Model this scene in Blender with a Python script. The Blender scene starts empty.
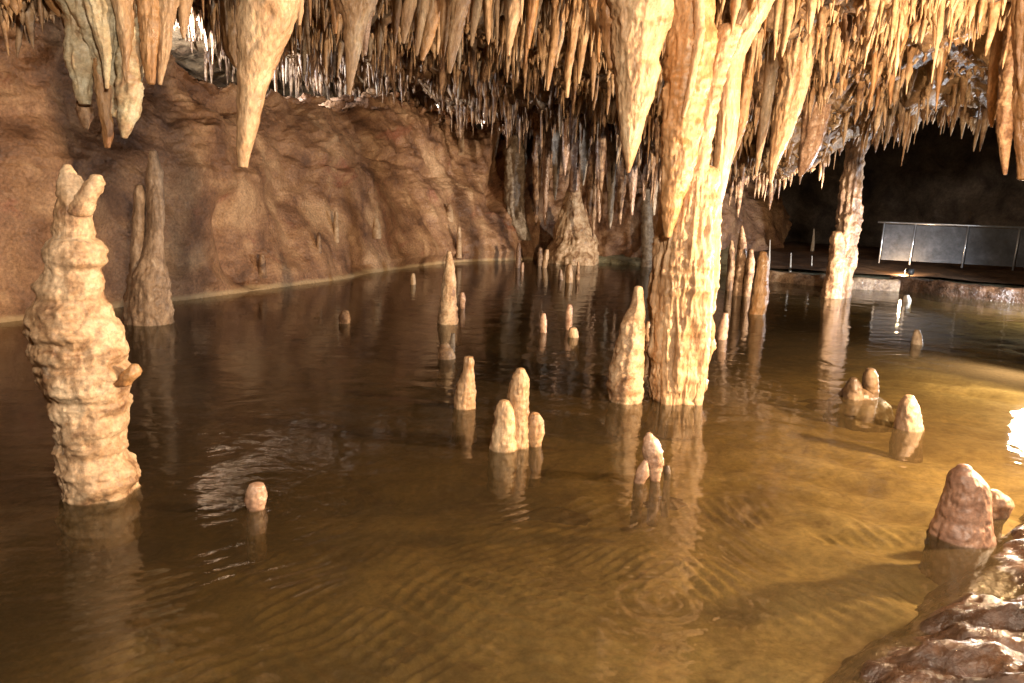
import bpy, math, random
import numpy as np
from mathutils import Vector
from mathutils.bvhtree import BVHTree

random.seed(7); rng = np.random.default_rng(11)
SC = bpy.context.scene
COL = SC.collection

# ------------------------------------------------------------------ camera
FPX = 740.0; PITCH = math.radians(10.8); ROLL = math.radians(2.0); EYE = 2.0
_F = np.array([0, math.cos(PITCH), -math.sin(PITCH)])
_U = np.array([0, math.sin(PITCH), math.cos(PITCH)])
_R = np.array([1., 0, 0])
CU = _U*math.cos(ROLL) - _R*math.sin(ROLL)
CR = _R*math.cos(ROLL) + _U*math.sin(ROLL)
def ray(x, y): return _F + CR*(x-512)/FPX + CU*(341.5-y)/FPX
def W(x, y, z=0.0):
    d = ray(x, y); return np.array([0, 0, EYE]) + d*(z-EYE)/d[2]
def D(x, y, Y):
    d = ray(x, y); return np.array([0, 0, EYE]) + d*Y/d[1]

cam_d = bpy.data.cameras.new('camera'); cam = bpy.data.objects.new('camera', cam_d); COL.objects.link(cam)
cam_d.sensor_width = 36; cam_d.lens = FPX/1024*36; cam_d.clip_end = 200; cam_d.clip_start = 0.05
from mathutils import Matrix
M = Matrix(((CR[0], CU[0], -_F[0], 0), (CR[1], CU[1], -_F[1], 0), (CR[2], CU[2], -_F[2], EYE), (0, 0, 0, 1)))
cam.matrix_world = M
SC.camera = cam

# ------------------------------------------------------------------ noise
def _hash(ix, iy, iz, seed):
    h = (ix.astype(np.int64)*374761393 + iy.astype(np.int64)*668265263 + iz.astype(np.int64)*2147483647 + seed*974634777) & 0xFFFFFFFF
    h = ((h ^ (h >> 13))*1274126177) & 0xFFFFFFFF
    h = ((h ^ (h >> 16))*2246822519) & 0xFFFFFFFF
    h = h ^ (h >> 15)
    return (h & 0xFFFFFF).astype(np.float64)/0xFFFFFF*2-1
def vn(P, seed=0):
    P = np.asarray(P, float); I = np.floor(P); f = P-I; I = I.astype(np.int64)
    f = f*f*f*(f*(f*6-15)+10)
    x, y, z = I[..., 0], I[..., 1], I[..., 2]; r = 0
    for a in (0, 1):
        wa = f[..., 0] if a else 1-f[..., 0]
        for b in (0, 1):
            wb = f[..., 1] if b else 1-f[..., 1]
            for c in (0, 1):
                wc = f[..., 2] if c else 1-f[..., 2]
                r = r + wa*wb*wc*_hash(x+a, y+b, z+c, seed)
    return r
def fbm(P, oct=4, seed=0, gain=.5):
    P = np.asarray(P, float); r = 0; a = 1; s = 0
    for o in range(oct):
        r = r + a*vn(P*(2.03**o)+o*17.3, seed+o); s += a; a *= gain
    return r/s
def ridged(P, oct=4, seed=0):
    P = np.asarray(P, float); r = 0; a = 1; s = 0
    for o in range(oct):
        r = r + a*(1-2*np.abs(vn(P*(2.03**o)+o*9.1, seed+o))); s += a; a *= .5
    return r/s

# ------------------------------------------------------------------ mesh helpers
def mesh_np(name, V, Q, smooth=True):
    V = np.asarray(V, np.float32).reshape(-1, 3); Q = np.asarray(Q, np.int32).reshape(-1, 4)
    me = bpy.data.meshes.new(name)
    me.vertices.add(len(V)); me.vertices.foreach_set('co', V.ravel())
    me.loops.add(Q.size); me.loops.foreach_set('vertex_index', Q.ravel())
    me.polygons.add(len(Q)); me.polygons.foreach_set('loop_start', np.arange(0, Q.size, 4, dtype=np.int32))
    me.polygons.foreach_set('use_smooth', np.full(len(Q), smooth))
    me.update(calc_edges=True); me.validate()
    return me
def grid_q(nu, nv, wrap=False, off=0):
    u = np.arange(nu-1); 
    v = np.arange(nv if wrap else nv-1)
    U, Vv = np.meshgrid(u, v, indexing='ij'); V2 = (Vv+1) % nv
    return (np.stack([U*nv+Vv, U*nv+V2, (U+1)*nv+V2, (U+1)*nv+Vv], -1).reshape(-1, 4)+off)
def link(name, me, mat, parent=None, **kw):
    o = bpy.data.objects.new(name, me)
    if mat is not None and len(me.materials) == 0: me.materials.append(mat)
    COL.objects.link(o)
    if parent is not None: o.parent = parent
    for k, v in kw.items(): o[k] = v
    return o
def thing(name, loc, label, cat, group=None):
    o = bpy.data.objects.new(name, None); o.empty_display_size = .1
    COL.objects.link(o); o.location = loc; o['label'] = label; o['category'] = cat
    if group: o['group'] = group
    return o
def place(o, parent):            # child mesh built in world coordinates under an Empty
    o.parent = parent; o.matrix_parent_inverse = Matrix.Translation(parent.location).inverted()

# ------------------------------------------------------------------ materials
def mat_new(name):
    m = bpy.data.materials.new(name); m.use_nodes = True
    nt = m.node_tree; nt.nodes.clear()
    return m, nt, nt.nodes.new, nt.links.new
def rock_mat(name, cols, scale=3.0, rough=(.35, .75), bump=.5, bscale=1.0, spots=None, stretch=(1, 1, 1), fine=60, bdist=.02, spec=.5, ramp=(0.34, .66), sss=0, dark_below_water=True):
    m, nt, N, L = mat_new(name)
    out = N('ShaderNodeOutputMaterial'); b = N('ShaderNodeBsdfPrincipled'); L(b.outputs[0], out.inputs[0])
    geo = N('ShaderNodeNewGeometry'); mp = N('ShaderNodeMapping'); mp.inputs['Scale'].default_value = stretch
    L(geo.outputs['Position'], mp.inputs['Vector'])
    def noise(s, d=6, r=.6, dist=0, src=mp):
        n = N('ShaderNodeTexNoise'); n.inputs['Scale'].default_value = s; n.inputs['Detail'].default_value = d
        n.inputs['Roughness'].default_value = r; n.inputs['Distortion'].default_value = dist
        L(src.outputs['Vector'], n.inputs['Vector']); return n
    n1 = noise(scale, 7, .62, .6)
    cr = N('ShaderNodeValToRGB'); L(n1.outputs['Fac'], cr.inputs[0])
    el = cr.color_ramp.elements
    while len(el) < len(cols): el.new(.5)
    for i, c in enumerate(cols):
        el[i].position = ramp[0]+(ramp[1]-ramp[0])*i/(len(cols)-1); el[i].color = (*c, 1)
    col = cr.outputs[0]
    if spots:
        n2 = noise(spots[1], 5, .6, 1.0)
        r2 = N('ShaderNodeValToRGB'); r2.color_ramp.elements[0].position = spots[2]; r2.color_ramp.elements[1].position = spots[2]+.1
        L(n2.outputs['Fac'], r2.inputs[0])
        mx = N('ShaderNodeMix'); mx.data_type = 'RGBA'; L(r2.outputs[0], mx.inputs[0]); L(col, mx.inputs[6]); mx.inputs[7].default_value = (*spots[0], 1)
        col = mx.outputs[2]
    if dark_below_water:  # mixes a dark brown into the colour below the waterline
        sp = N('ShaderNodeSeparateXYZ'); L(geo.outputs['Position'], sp.inputs[0])
        zr = N('ShaderNodeMapRange'); L(sp.outputs['Z'], zr.inputs[0]); zr.inputs[1].default_value = -.012; zr.inputs[2].default_value = .012; zr.inputs[3].default_value = .88; zr.inputs[4].default_value = 0
        mz = N('ShaderNodeMix'); mz.data_type = 'RGBA'; L(zr.outputs[0], mz.inputs[0]); L(col, mz.inputs[6]); mz.inputs[7].default_value = (.05, .038, .02, 1); col = mz.outputs[2]
    nf = noise(fine*.5, 4, .7)
    mf = N('ShaderNodeMapRange'); L(nf.outputs['Fac'], mf.inputs[0]); mf.inputs[1].default_value = .3; mf.inputs[2].default_value = .7; mf.inputs[3].default_value = .6; mf.inputs[4].default_value = 1.25
    mm = N('ShaderNodeVectorMath'); mm.operation = 'SCALE'; L(col, mm.inputs[0]); L(mf.outputs[0], mm.inputs['Scale'])
    L(mm.outputs[0], b.inputs['Base Color'])
    n3 = noise(scale*2.3, 4, .6)
    mr = N('ShaderNodeMapRange'); L(n3.outputs['Fac'], mr.inputs[0]); mr.inputs[1].default_value = .35; mr.inputs[2].default_value = .65
    mr.inputs[3].default_value = rough[0]; mr.inputs[4].default_value = rough[1]; L(mr.outputs[0], b.inputs['Roughness'])
    b.inputs['Specular IOR Level'].default_value = spec
    if sss:
        b.inputs['Subsurface Weight'].default_value = sss; b.inputs['Subsurface Radius'].default_value = (.03, .012, .005)
    n4 = noise(fine*.22*bscale, 8, .68, .3); n5 = N('ShaderNodeTexVoronoi'); n5.inputs['Scale'].default_value = fine*.35*bscale
    L(mp.outputs['Vector'], n5.inputs['Vector'])
    ad = N('ShaderNodeMath'); ad.operation = 'MULTIPLY_ADD'; L(n5.outputs['Distance'], ad.inputs[0]); ad.inputs[1].default_value = .35; L(n4.outputs['Fac'], ad.inputs[2])
    bp = N('ShaderNodeBump'); bp.inputs['Strength'].default_value = bump; bp.inputs['Distance'].default_value = bdist
    L(ad.outputs[0], bp.inputs['Height']); L(bp.outputs[0], b.inputs['Normal'])
    return m

CREAM = (.52, .36, .22); TAN = (.38, .235, .125); BRN = (.17, .085, .04); DK = (.07, .035, .018); GREY = (.32, .27, .21)
m_calc = rock_mat('calcite_tan', [BRN, TAN, CREAM, (.60, .45, .29)], 4.0, bump=.7, fine=70, spots=(GREY, 3.5, .62))
m_calc_pale = rock_mat('calcite_pale', [(.15, .07, .03), (.36, .21, .105), (.48, .31, .17), (.60, .44, .27)], 5.0, stretch=(1, 1, .3), ramp=(.25, .66), bump=.8, fine=80, rough=(.25, .6), bdist=.025)
m_calc_amber = rock_mat('calcite_amber', [(.20, .085, .03), (.38, .20, .08), (.50, .31, .16)], 3.0, stretch=(1, 1, .35), bump=.8, fine=70, rough=(.25, .6))
m_calc_green = rock_mat('calcite_greenish', [TAN, (.52, .42, .26), (.60, .55, .40)], 4.0, bump=.5, fine=50)
m_calc_brown = rock_mat('calcite_brown', [DK, BRN, (.36, .22, .12), (.48, .32, .2)], 4.0, bump=.8, fine=60)
m_calc_dkb = rock_mat('calcite_darkbrown', [(.05, .026, .014), (.12, .065, .035), (.20, .12, .07), (.30, .2, .12)], 3.5, stretch=(1, 1, .5), bump=.9, fine=50)
m_calc_tw = rock_mat('calcite_greybrown', [(.16, .10, .06), (.30, .20, .125), (.42, .30, .2)], 5.0, stretch=(1, 1, .5), bump=.8, fine=60)
m_calc_grey = rock_mat('calcite_grey', [(.16, .11, .07), (.30, .23, .16), (.42, .34, .25)], 5.0, bump=.8, fine=60)
m_calc_pink = rock_mat('calcite_pink', [(.24, .13, .08), (.42, .26, .17), (.54, .37, .26)], 6.0, bump=.5, fine=60, rough=(.2, .5))
m_mud = rock_mat('mud_wall', [(.13, .064, .035), (.27, .14, .073), (.39, .22, .115), (.54, .34, .19)], 1.0, bump=.75, fine=44, rough=(.35, .7), spots=((.30, .12, .065), .7, .62), bdist=.05)
m_ceil = rock_mat('ceiling_rock', [(.06, .03, .016), (.16, .09, .045), (.30, .19, .10), (.42, .29, .17)], 1.2, bump=.9, fine=30, bdist=.05)
m_straw = rock_mat('straw_calcite', [(.12, .06, .03), (.33, .19, .09), (.48, .32, .18), (.60, .44, .28)], 2.2, bump=.5, fine=50)
m_far = rock_mat('far_rock', [(.08, .06, .05), (.18, .14, .11), (.28, .22, .17)], 1.0, bump=.6, fine=20)
m_bed = rock_mat('pool_bed', [(.13, .11, .06), (.26, .235, .14), (.37, .345, .22), (.45, .42, .29)], .9, bump=.4, fine=30, rough=(.6, .9), spots=((.08, .045, .022), 1.1, .60), bdist=.02, dark_below_water=False)
m_bank = rock_mat('wet_rock', [(.03, .015, .008), (.07, .034, .018), (.14, .07, .035)], 3.2, bump=.9, fine=60, rough=(.12, .45), bdist=.03, spec=.8)
m_kerb = rock_mat('kerb_stone', [(.16, .09, .05), (.34, .22, .13), (.45, .32, .2)], 6.0, bump=.8, fine=40)
m_path = rock_mat('path_earth', [(.09, .05, .028), (.17, .095, .05), (.25, .145, .08)], 1.5, bump=.4, fine=30, rough=(.5, .8))
m_panel = rock_mat('panel_grey', [(.04, .038, .04), (.06, .06, .065), (.09, .09, .10)], 1.6, bump=.15, fine=20, rough=(.6, .8))
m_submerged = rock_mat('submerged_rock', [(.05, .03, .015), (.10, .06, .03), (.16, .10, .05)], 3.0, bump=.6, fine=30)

def plain(name, c, rough=.4, metal=0., emit=None, es=0):
    m, nt, N, L = mat_new(name)
    out = N('ShaderNodeOutputMaterial'); b = N('ShaderNodeBsdfPrincipled'); L(b.outputs[0], out.inputs[0])
    n = N('ShaderNodeTexNoise'); n.inputs['Scale'].default_value = 12; n.inputs['Detail'].default_value = 5
    g = N('ShaderNodeNewGeometry'); L(g.outputs['Position'], n.inputs['Vector'])
    r = N('ShaderNodeValToRGB'); r.color_ramp.elements[0].color = (*[x*.75 for x in c], 1); r.color_ramp.elements[1].color = (*[min(1, x*1.15) for x in c], 1)
    L(n.outputs['Fac'], r.inputs[0]); L(r.outputs[0], b.inputs['Base Color'])
    b.inputs['Roughness'].default_value = rough; b.inputs['Metallic'].default_value = metal
    if emit: b.inputs['Emission Color'].default_value = (*emit, 1); b.inputs['Emission Strength'].default_value = es
    return m
m_metal = plain('galvanised_metal', (.55, .56, .58), .35, .7)
m_black = plain('black_housing', (.03, .03, .03), .5)

# ------------------------------------------------------------------ ceiling surface
CP = [ # X, Y, Z
 (-12,-4,4.8),(0,-5,4.7),(10,-5,4.7),(-6,2,4.7),(0,2,4.7),(6,2,4.7),(-10,8,4.0),(-5.5,8.2,3.95),(-7.5,9.5,4.2),(-4,8,4.7),(-2,7,4.85),(0,7,4.9),(3,6.5,4.7),(6,7,4.7),(10,7,4.7),
 (-6,12,5.6),(-3,11,5.15),(0,10.5,5.0),(2,11,4.6),(4,10,4.45),(6.5,11,4.35),(9,11,4.45),(13,12,4.8),
 (-8,17,6.3),(-5,16,5.5),(-2,14.5,5.15),(0,14,5.0),(2,14,4.35),(4.5,13.5,3.85),(6.6,14,3.85),(8.6,14,4.15),(11,14.5,4.75),
 (-9,22,6.6),(-6,21,5.7),(-3,19,5.3),(0,18,5.0),(2,17.5,4.1),(4,17,3.35),(5.7,16.3,2.75),(7.6,16,3.9),(9.6,16,4.4),(12,16.5,5.2),
 (-8,28,6.4),(-3,25,5.3),(0,23,4.9),(2,21.5,4.4),(4,21,3.2),(6,19,2.95),(7.8,18,3.7),(9.5,18.5,5.2),(13,20,6.0),
 (6.5,22,3.9),(8.5,22,5.4),(12,26,6.6),(17,24,6.2),(-3,34,5.6),(2,27,4.8),(5,26,3.8),(8,30,6.2),(2,34,5.2),(-8,38,6),(10,40,6),(18,14,5),(18,34,6)]
CP = np.array(CP, float)
def ceil_base(X, Y):
    X = np.asarray(X, float); Y = np.asarray(Y, float)
    d2 = (X[..., None]-CP[:, 0])**2 + (Y[..., None]-CP[:, 1])**2 + .25
    w = 1/d2**2.2
    return (w*CP[:, 2]).sum(-1)/w.sum(-1)
def ceil_z(X, Y):
    X = np.asarray(X, float); Y = np.asarray(Y, float)
    P = np.stack([X, Y, np.zeros_like(X)], -1)
    return ceil_base(X, Y) + .30*fbm(P*.55, 3, 5) - .30*np.abs(fbm(P*1.5, 4, 9))*2 + .13 + .14*fbm(P*4.0, 3, 33)

def axis(a, b, dens):
    out = [a]
    while out[-1] < b: out.append(out[-1]+dens(out[-1]))
    return np.array(out)
gx = axis(-17, 21, lambda x: .085 if -9 < x < 12 else .3)
gy = axis(-8, 42, lambda y: .07 if 3 < y < 20 else (.14 if y < 30 else .3))
GX, GY = np.meshgrid(gx, gy, indexing='ij')
GZ = ceil_z(GX, GY)
V = np.stack([GX, GY, GZ], -1)
V[..., 0] += .10*fbm(V*3.1, 3, 71); V[..., 1] += .10*fbm(V*3.1, 3, 72)
link('cave_ceiling', mesh_np('cave_ceiling', V, grid_q(len(gx), len(gy))), m_ceil, kind='structure')

# ------------------------------------------------------------------ mud wall (left and back)
ST = [ # shore xyz, ridge xyz
 ((-9.6, -6), (-11.5, -6, 7)), ((-9.2, 1), (-11, 1, 7)), ((-8.4, 6), (-10.2, 7, 7)),
 (W(-60, 332)[:2], (-9.3, 11.5, 7)), (W(40, 318)[:2], (-8.8, 13.0, 7.0)), (W(110, 309)[:2], (-8.0, 14.2, 6.2)), (W(150, 304)[:2], tuple(D(150, 40, 14.6))),
 (W(185, 300)[:2], tuple(D(175, 62, 15.2))), (W(240, 293)[:2], tuple(D(240, 86, 17.2))), (W(300, 285)[:2], tuple(D(300, 101, 19.8))),
 (W(345, 279)[:2], tuple(D(350, 105, 22))), (W(380, 272)[:2], tuple(D(395, 109, 24))), (W(450, 263)[:2], tuple(D(450, 116, 26))),
 (W(500, 261)[:2], tuple(D(492, 128, 27.5))), (W(550, 259)[:2], (1.4, 28.6, 5.2)), (W(600, 262)[:2], (3.6, 27.6, 4.8)), (W(645, 266)[:2], (5.6, 27.2, 4.6)),
 ((6.0, 23.6), (7.4, 26.4, 4.0)), ((7.4, 24.0), (8.6, 27.0, 2.9)), ((9.2, 25.0), (10.2, 28.5, 1.6))]
S = np.array([[s[0], s[1], 0] for s, r in ST]); Rg = np.array([r for s, r in ST])
def resample(A, n):
    d = np.r_[0, np.cumsum(np.linalg.norm(np.diff(A[:, :2], axis=0), axis=1))]
    # Catmull-Rom through the stations
    t = np.linspace(0, len(A)-1, 20*len(A)); i = np.clip(t.astype(int), 0, len(A)-2); f = (t-i)[:, None]
    P = np.vstack([2*A[0]-A[1], A, 2*A[-1]-A[-2]])
    p0, p1, p2, p3 = P[i], P[i+1], P[i+2], P[i+3]
    return .5*((2*p1)+(-p0+p2)*f+(2*p0-5*p1+4*p2-p3)*f**2+(-p0+3*p1-3*p2+p3)*f**3)
fine_S, fine_R = resample(S, 0), resample(Rg, 0)
dist = np.r_[0, np.cumsum(np.linalg.norm(np.diff(fine_S[:, :2], axis=0), axis=1))]
nu = 640; tt = np.linspace(0, dist[-1], nu)
SS = np.stack([np.interp(tt, dist, fine_S[:, k]) for k in range(3)], -1)
RR = np.stack([np.interp(tt, dist, fine_R[:, k]) for k in range(3)], -1)
vv = np.r_[np.linspace(-.25, 0, 14)[:-1], np.linspace(0, 1, 190), 1+np.linspace(0, 1, 26)[1:]]
VV = vv[None, :, None]
hor = (RR-SS)*np.array([1, 1, 0]); hz = RR[:, 2:3]
v1 = np.clip(vv, 0, 1)
hp = v1*.95 - .16*np.sin(np.pi*v1) + .03*np.sin(2*np.pi*v1)    # foot slopes gently, upper part steeper
hp = np.where(vv < 0, vv*1.4, hp + np.clip(vv-1, 0, None)*1.1 + .05*np.clip(vv*20-19, 0, 1))
zp = np.where(vv < 0, vv*6*.6, v1**1.12)
P = SS[:, None, :] + hor[:, None, :]*hp[None, :, None]
P[..., 2] = np.where(vv[None, :] < 0, vv[None, :]*4.0, hz*zp[None, :]) - np.clip(vv[None, :]-1, 0, None)*1.3
nrm = np.cross(np.gradient(P, axis=1), np.gradient(P, axis=0)); nrm /= np.linalg.norm(nrm, axis=-1, keepdims=True)+1e-9
if nrm[nu//2, 60] @ np.array([0, -1, .4]) < 0: nrm = -nrm
far = np.clip((P[..., 0]+4.2)/3, 0, 1)
edge = np.clip(np.abs(P[..., 2])/.25, 0.15, 1)
uz = np.stack([P[..., 0]+P[..., 1], P[..., 1]*0, P[..., 2]*1.0], -1)
strat = np.stack([(P[..., 0]+P[..., 1])*.35+P[..., 2]*.3, P[..., 1]*.3, P[..., 2]*1.5], -1)
blk = np.floor(fbm(P*np.array([.5, .5, 1.0]), 2, 61)*7)/7
runs = np.stack([(P[..., 0]+P[..., 1])*2.6+P[..., 2]*1.1, P[..., 1]*.2, P[..., 2]*.35], -1)
disp = .62*fbm(P*.42, 4, 3) + .03*ridged(strat*1.1, 3, 21) + .03*fbm(P*3.0, 4, 8) + .11*fbm(runs*.45, 3, 77) + .03*fbm(runs*1.5, 3, 78)
disp += .30*blk*np.clip((P[..., 2]-1.5)/1.5, 0, 1) + far*.16*ridged(P*np.array([1.8, 1.8, 1.1]), 4, 31)
left_rough = np.clip((P[..., 2]-2.2)/1.5, 0, 1)*np.clip((-6.0-P[..., 0])/1.2, 0, 1)
disp += left_rough*.22*ridged(P*np.array([1.2, 1.2, 2.4]), 4, 41)
# crevices beside the grey column
for (qx, wdt, dep) in ((497, .28, .9), (527, .22, 1.1)):
    c = W(qx, 261); dd = np.abs(P[..., 0]-c[0]-.02*P[..., 2])
    disp -= dep*np.exp(-(dd/wdt)**2)*np.clip((P[..., 2]-1.6)/.6, 0, 1)
crag = ridged(P*np.array([1.1, 1.1, 2.0]), 5, 131)
hi = np.clip((P[..., 2]-1.6)/1.4, 0, 1)
disp += .20*np.clip(crag-.15, 0, 1)*np.clip(fbm(P*.4, 2, 133)*3+.3, 0, 1)*hi
vq = P-np.array([0, 0, EYE]); zq = vq@_F; zq = np.where(zq > 1, zq, np.nan)
pu, pv = 512+FPX*(vq@CR)/zq, 341.5-FPX*(vq@CU)/zq
for (gpts, gw, gd) in (([(222, 196), (219, 222), (232, 255), (262, 296)], 9, .30), ([(330, 196), (350, 235), (372, 278)], 5, .10), ([(285, 215), (300, 250), (322, 285)], 5, .09), ([(408, 170), (425, 215), (436, 262)], 6, .10), ([(462, 150), (458, 210), (462, 255)], 7, .18), ([(360, 150), (395, 158), (440, 172)], 5, .16), ([(280, 145), (310, 165), (345, 168)], 6, .14)):
    gx_ = np.interp(pv, [p[1] for p in gpts], [p[0] for p in gpts]) if gpts[-1][1]-gpts[0][1] > 40 else None
    if gx_ is not None:
        g_ = np.exp(-((pu-gx_)/gw)**2)*np.clip((pv-gpts[0][1]+8)/10, 0, 1)*np.clip((gpts[-1][1]+8-pv)/10, 0, 1)
    else:
        gy_ = np.interp(pu, [p[0] for p in gpts], [p[1] for p in gpts])
        g_ = np.exp(-((pv-gy_)/(gw*.6))**2)*np.clip((pu-gpts[0][0]+8)/10, 0, 1)*np.clip((gpts[-1][0]+8-pu)/10, 0, 1)
    disp -= gd*np.nan_to_num(g_)
cell = fbm(P*np.array([1.6, 1.6, 2.6])+.4*fbm(P*3, 2, 134)[..., None], 2, 135)
disp += .10*np.round(cell*4)/4*np.clip((P[..., 2]-1.2)/1.5, 0, 1)
P2 = P + nrm*(disp*edge)[..., None]
ridge_n = np.clip(1-np.abs(vv-1)/.12, 0, 1)[None, :]
P2[..., 2] += .22*fbm(P*2.2, 4, 91)*ridge_n
nt = m_mud.node_tree; N = nt.nodes.new; L = nt.links.new
bs = [n for n in nt.nodes if n.type == 'BSDF_PRINCIPLED'][0]; src = bs.inputs['Base Color'].links[0].from_socket
gn = N('ShaderNodeNewGeometry'); sx = N('ShaderNodeSeparateXYZ'); L(gn.outputs['Position'], sx.inputs[0])
nn_ = N('ShaderNodeTexNoise'); nn_.inputs['Scale'].default_value = 2.0; L(gn.outputs['Position'], nn_.inputs['Vector'])
ma = N('ShaderNodeMath'); ma.operation = 'MULTIPLY_ADD'; L(nn_.outputs['Fac'], ma.inputs[0]); ma.inputs[1].default_value = -.10; L(sx.outputs['Z'], ma.inputs[2])
mr = N('ShaderNodeMapRange'); L(ma.outputs[0], mr.inputs[0]); mr.inputs[1].default_value = .0; mr.inputs[2].default_value = .06; mr.inputs[3].default_value = .8; mr.inputs[4].default_value = 0
mxb = N('ShaderNodeMix'); mxb.data_type = 'RGBA'; L(mr.outputs[0], mxb.inputs[0]); L(src, mxb.inputs[6]); mxb.inputs[7].default_value = (.50, .36, .2, 1); L(mxb.outputs[2], bs.inputs['Base Color'])
wall_me = mesh_np('mud_wall', P2, grid_q(nu, len(vv)))
wall_o = link('cave_wall', wall_me, m_mud, kind='structure')
wall_bvh = BVHTree.FromPolygons([tuple(v) for v in P2.reshape(-1, 3)], [tuple(q) for q in grid_q(nu, len(vv))])
def hit_wall(x, y):
    d = ray(x, y); loc, n, i, t = wall_bvh.ray_cast(Vector((0, 0, EYE)), Vector(d).normalized())
    return None if loc is None else (np.array(loc), np.array(n))

# outer cavern wall
na, nz = 260, 60
a = np.linspace(0, 2*np.pi, na, endpoint=False); z = np.linspace(-1.5, 9, nz)
A, Z = np.meshgrid(a, z, indexing='ij')
P = np.stack([2+17.5*np.cos(A), 17+24.5*np.sin(A), Z], -1)
r = 1 + .05*fbm(P*.25, 4, 51) + .03*ridged(P*.7, 4, 52)
P[..., 0] = 2+17.5*np.cos(A)*r; P[..., 1] = 17+24.5*np.sin(A)*r
Q = grid_q(na, nz); Q2 = []
last = np.stack([np.full(nz-1, na-1)*nz+np.arange(nz-1), np.full(nz-1, na-1)*nz+np.arange(1, nz), np.arange(1, nz), np.arange(nz-1)], -1)
link('cavern_wall', mesh_np('cavern_wall', P, np.vstack([Q, last])), m_far, kind='structure')

# ------------------------------------------------------------------ ground (pool bed, far bank)
shx = [-20, -2, 1.25, 4.17, 6.6, 8.4, 9.3, 11.2, 12.6, 16, 22]; shy = [26.5, 26.5, 26.3, 24.7, 22.0, 20.4, 20.0, 19.4, 17.9, 15.2, 12]
gx = axis(-14, 21, lambda x: .021 if -2.6 < x < 4.6 else (.09 if -7 < x < 12 else .25)); gy = axis(-8, 42, lambda y: .02 if 2.8 < y < 7.6 else (.08 if 1 < y < 12 else (.14 if y < 23 else .3)))
GX, GY = np.meshgrid(gx, gy, indexing='ij')
P = np.stack([GX, GY, GX*0], -1)
d = GY - np.interp(GX, shx, shy)
deep = -.30 - .55*np.clip((2.5-GX+(GY-5)*.15)/6, 0, 1) - .25*np.clip((GY-8)/8, 0, 1)
deep = deep + .30*np.clip((GX-4.5)/2.5, 0, 1)*np.clip((GY-8)/4, 0, 1)
bed = deep + .07*fbm(P*.8, 4, 4) + .02*fbm(P*4, 3, 6)
wv = GX*1.2+GY*2.6+1.2*fbm(P*.5, 3, 12)
bed += .022*np.sin(wv*3.4+2*fbm(P*1.1, 2, 15))*np.clip(fbm(P*.35, 2, 13)*1.5+.6, 0, 1)
for (px, py, k, amp, rad, q0, q1) in ((780, 545, 62, .016, 1.1, (700, 490), (870, 605)), (560, 645, 50, .017, 1.5, (380, 610), (640, 655)), (250, 600, 54, .014, 1.6, (120, 650), (400, 560)), (560, 540, 70, .010, 1.1, (500, 560), (640, 520)), (420, 640, 46, .013, 1.4, (300, 580), (500, 660))):  # arc ridges shaped into the bed in place of caustic light lines
    c = W(px, py, -.3); ta, tb = W(*q0)[:2], W(*q1)[:2]; dv = (tb-ta)/np.linalg.norm(tb-ta)
    rr_ = np.hypot(GX-c[0]+dv[1]*3.2, GY-c[1]-dv[0]*3.2); near = np.clip(1-np.hypot(GX-c[0], GY-c[1])/rad, 0, 1)
    ph = rr_*k + 5*fbm(P*1.3+px, 3, px) ; msk = np.clip(fbm(P*2.2+px, 3, px+1)*3+.55, 0, 1)
    bed = bed + 1.9*amp*(1-np.abs(np.sin(ph/2)))**1.3*np.minimum(near*2.5, 1)*msk
bed = np.where(d > -3.2, bed*(np.clip(-d/3.2, 0, 1)**.6) - .05, bed)
rise = np.where(GX < 7, np.clip(d*.33, 0, 1.3), np.clip(.15+d*.06, 0, .5))
rise = rise + .05*fbm(P*1.3, 4, 14)
GZ = np.where(d > 0, rise, bed)
link('cave_floor', mesh_np('cave_floor', np.stack([GX, GY, GZ], -1), grid_q(len(gx), len(gy))), m_bed, kind='structure')

# ------------------------------------------------------------------ foreground bank of wet rock
e0, e1 = W(860, 683), W(1024, 525); t = (e1-e0)[:2]; t /= np.linalg.norm(t); n = np.array([t[1], -t[0]])
s_ = axis(-9, 12, lambda s: .022 if -1.5 < s < 4.5 else .12); w_ = axis(-.9, 7, lambda w: .022 if w < 2.2 else .15)
Sg, Wg = np.meshgrid(s_, w_, indexing='ij')
X = e0[0]+t[0]*Sg+n[0]*Wg; Y = e0[1]+t[1]*Sg+n[1]*Wg
P = np.stack([X, Y, X*0], -1)
Pr = np.stack([(Sg*.5+Wg*.85)*.75, (Sg*.85-Wg*.5)*1.9, X*0], -1)
sd = Wg + np.clip(Sg-5, 0, None)*.3 + .10*fbm(P*1.6, 3, 61) + .05*fbm(P*5, 3, 63)
z = np.where(sd < 0, sd*1.3, .24*(1-np.exp(-sd*2.0))+.03*sd)
z += np.clip(sd*5+.35, 0, 1)*(.13*ridged(Pr*1.5, 3, 64) - .07*np.abs(fbm(Pr*3.4, 3, 65)) + .025*ridged(Pr*6.0, 3, 66) + .014*fbm(P*20, 4, 67) - .03)
link('rock_bank', mesh_np('rock_bank', np.stack([X, Y, z], -1), grid_q(len(s_), len(w_))), m_bank, kind='structure')

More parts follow.
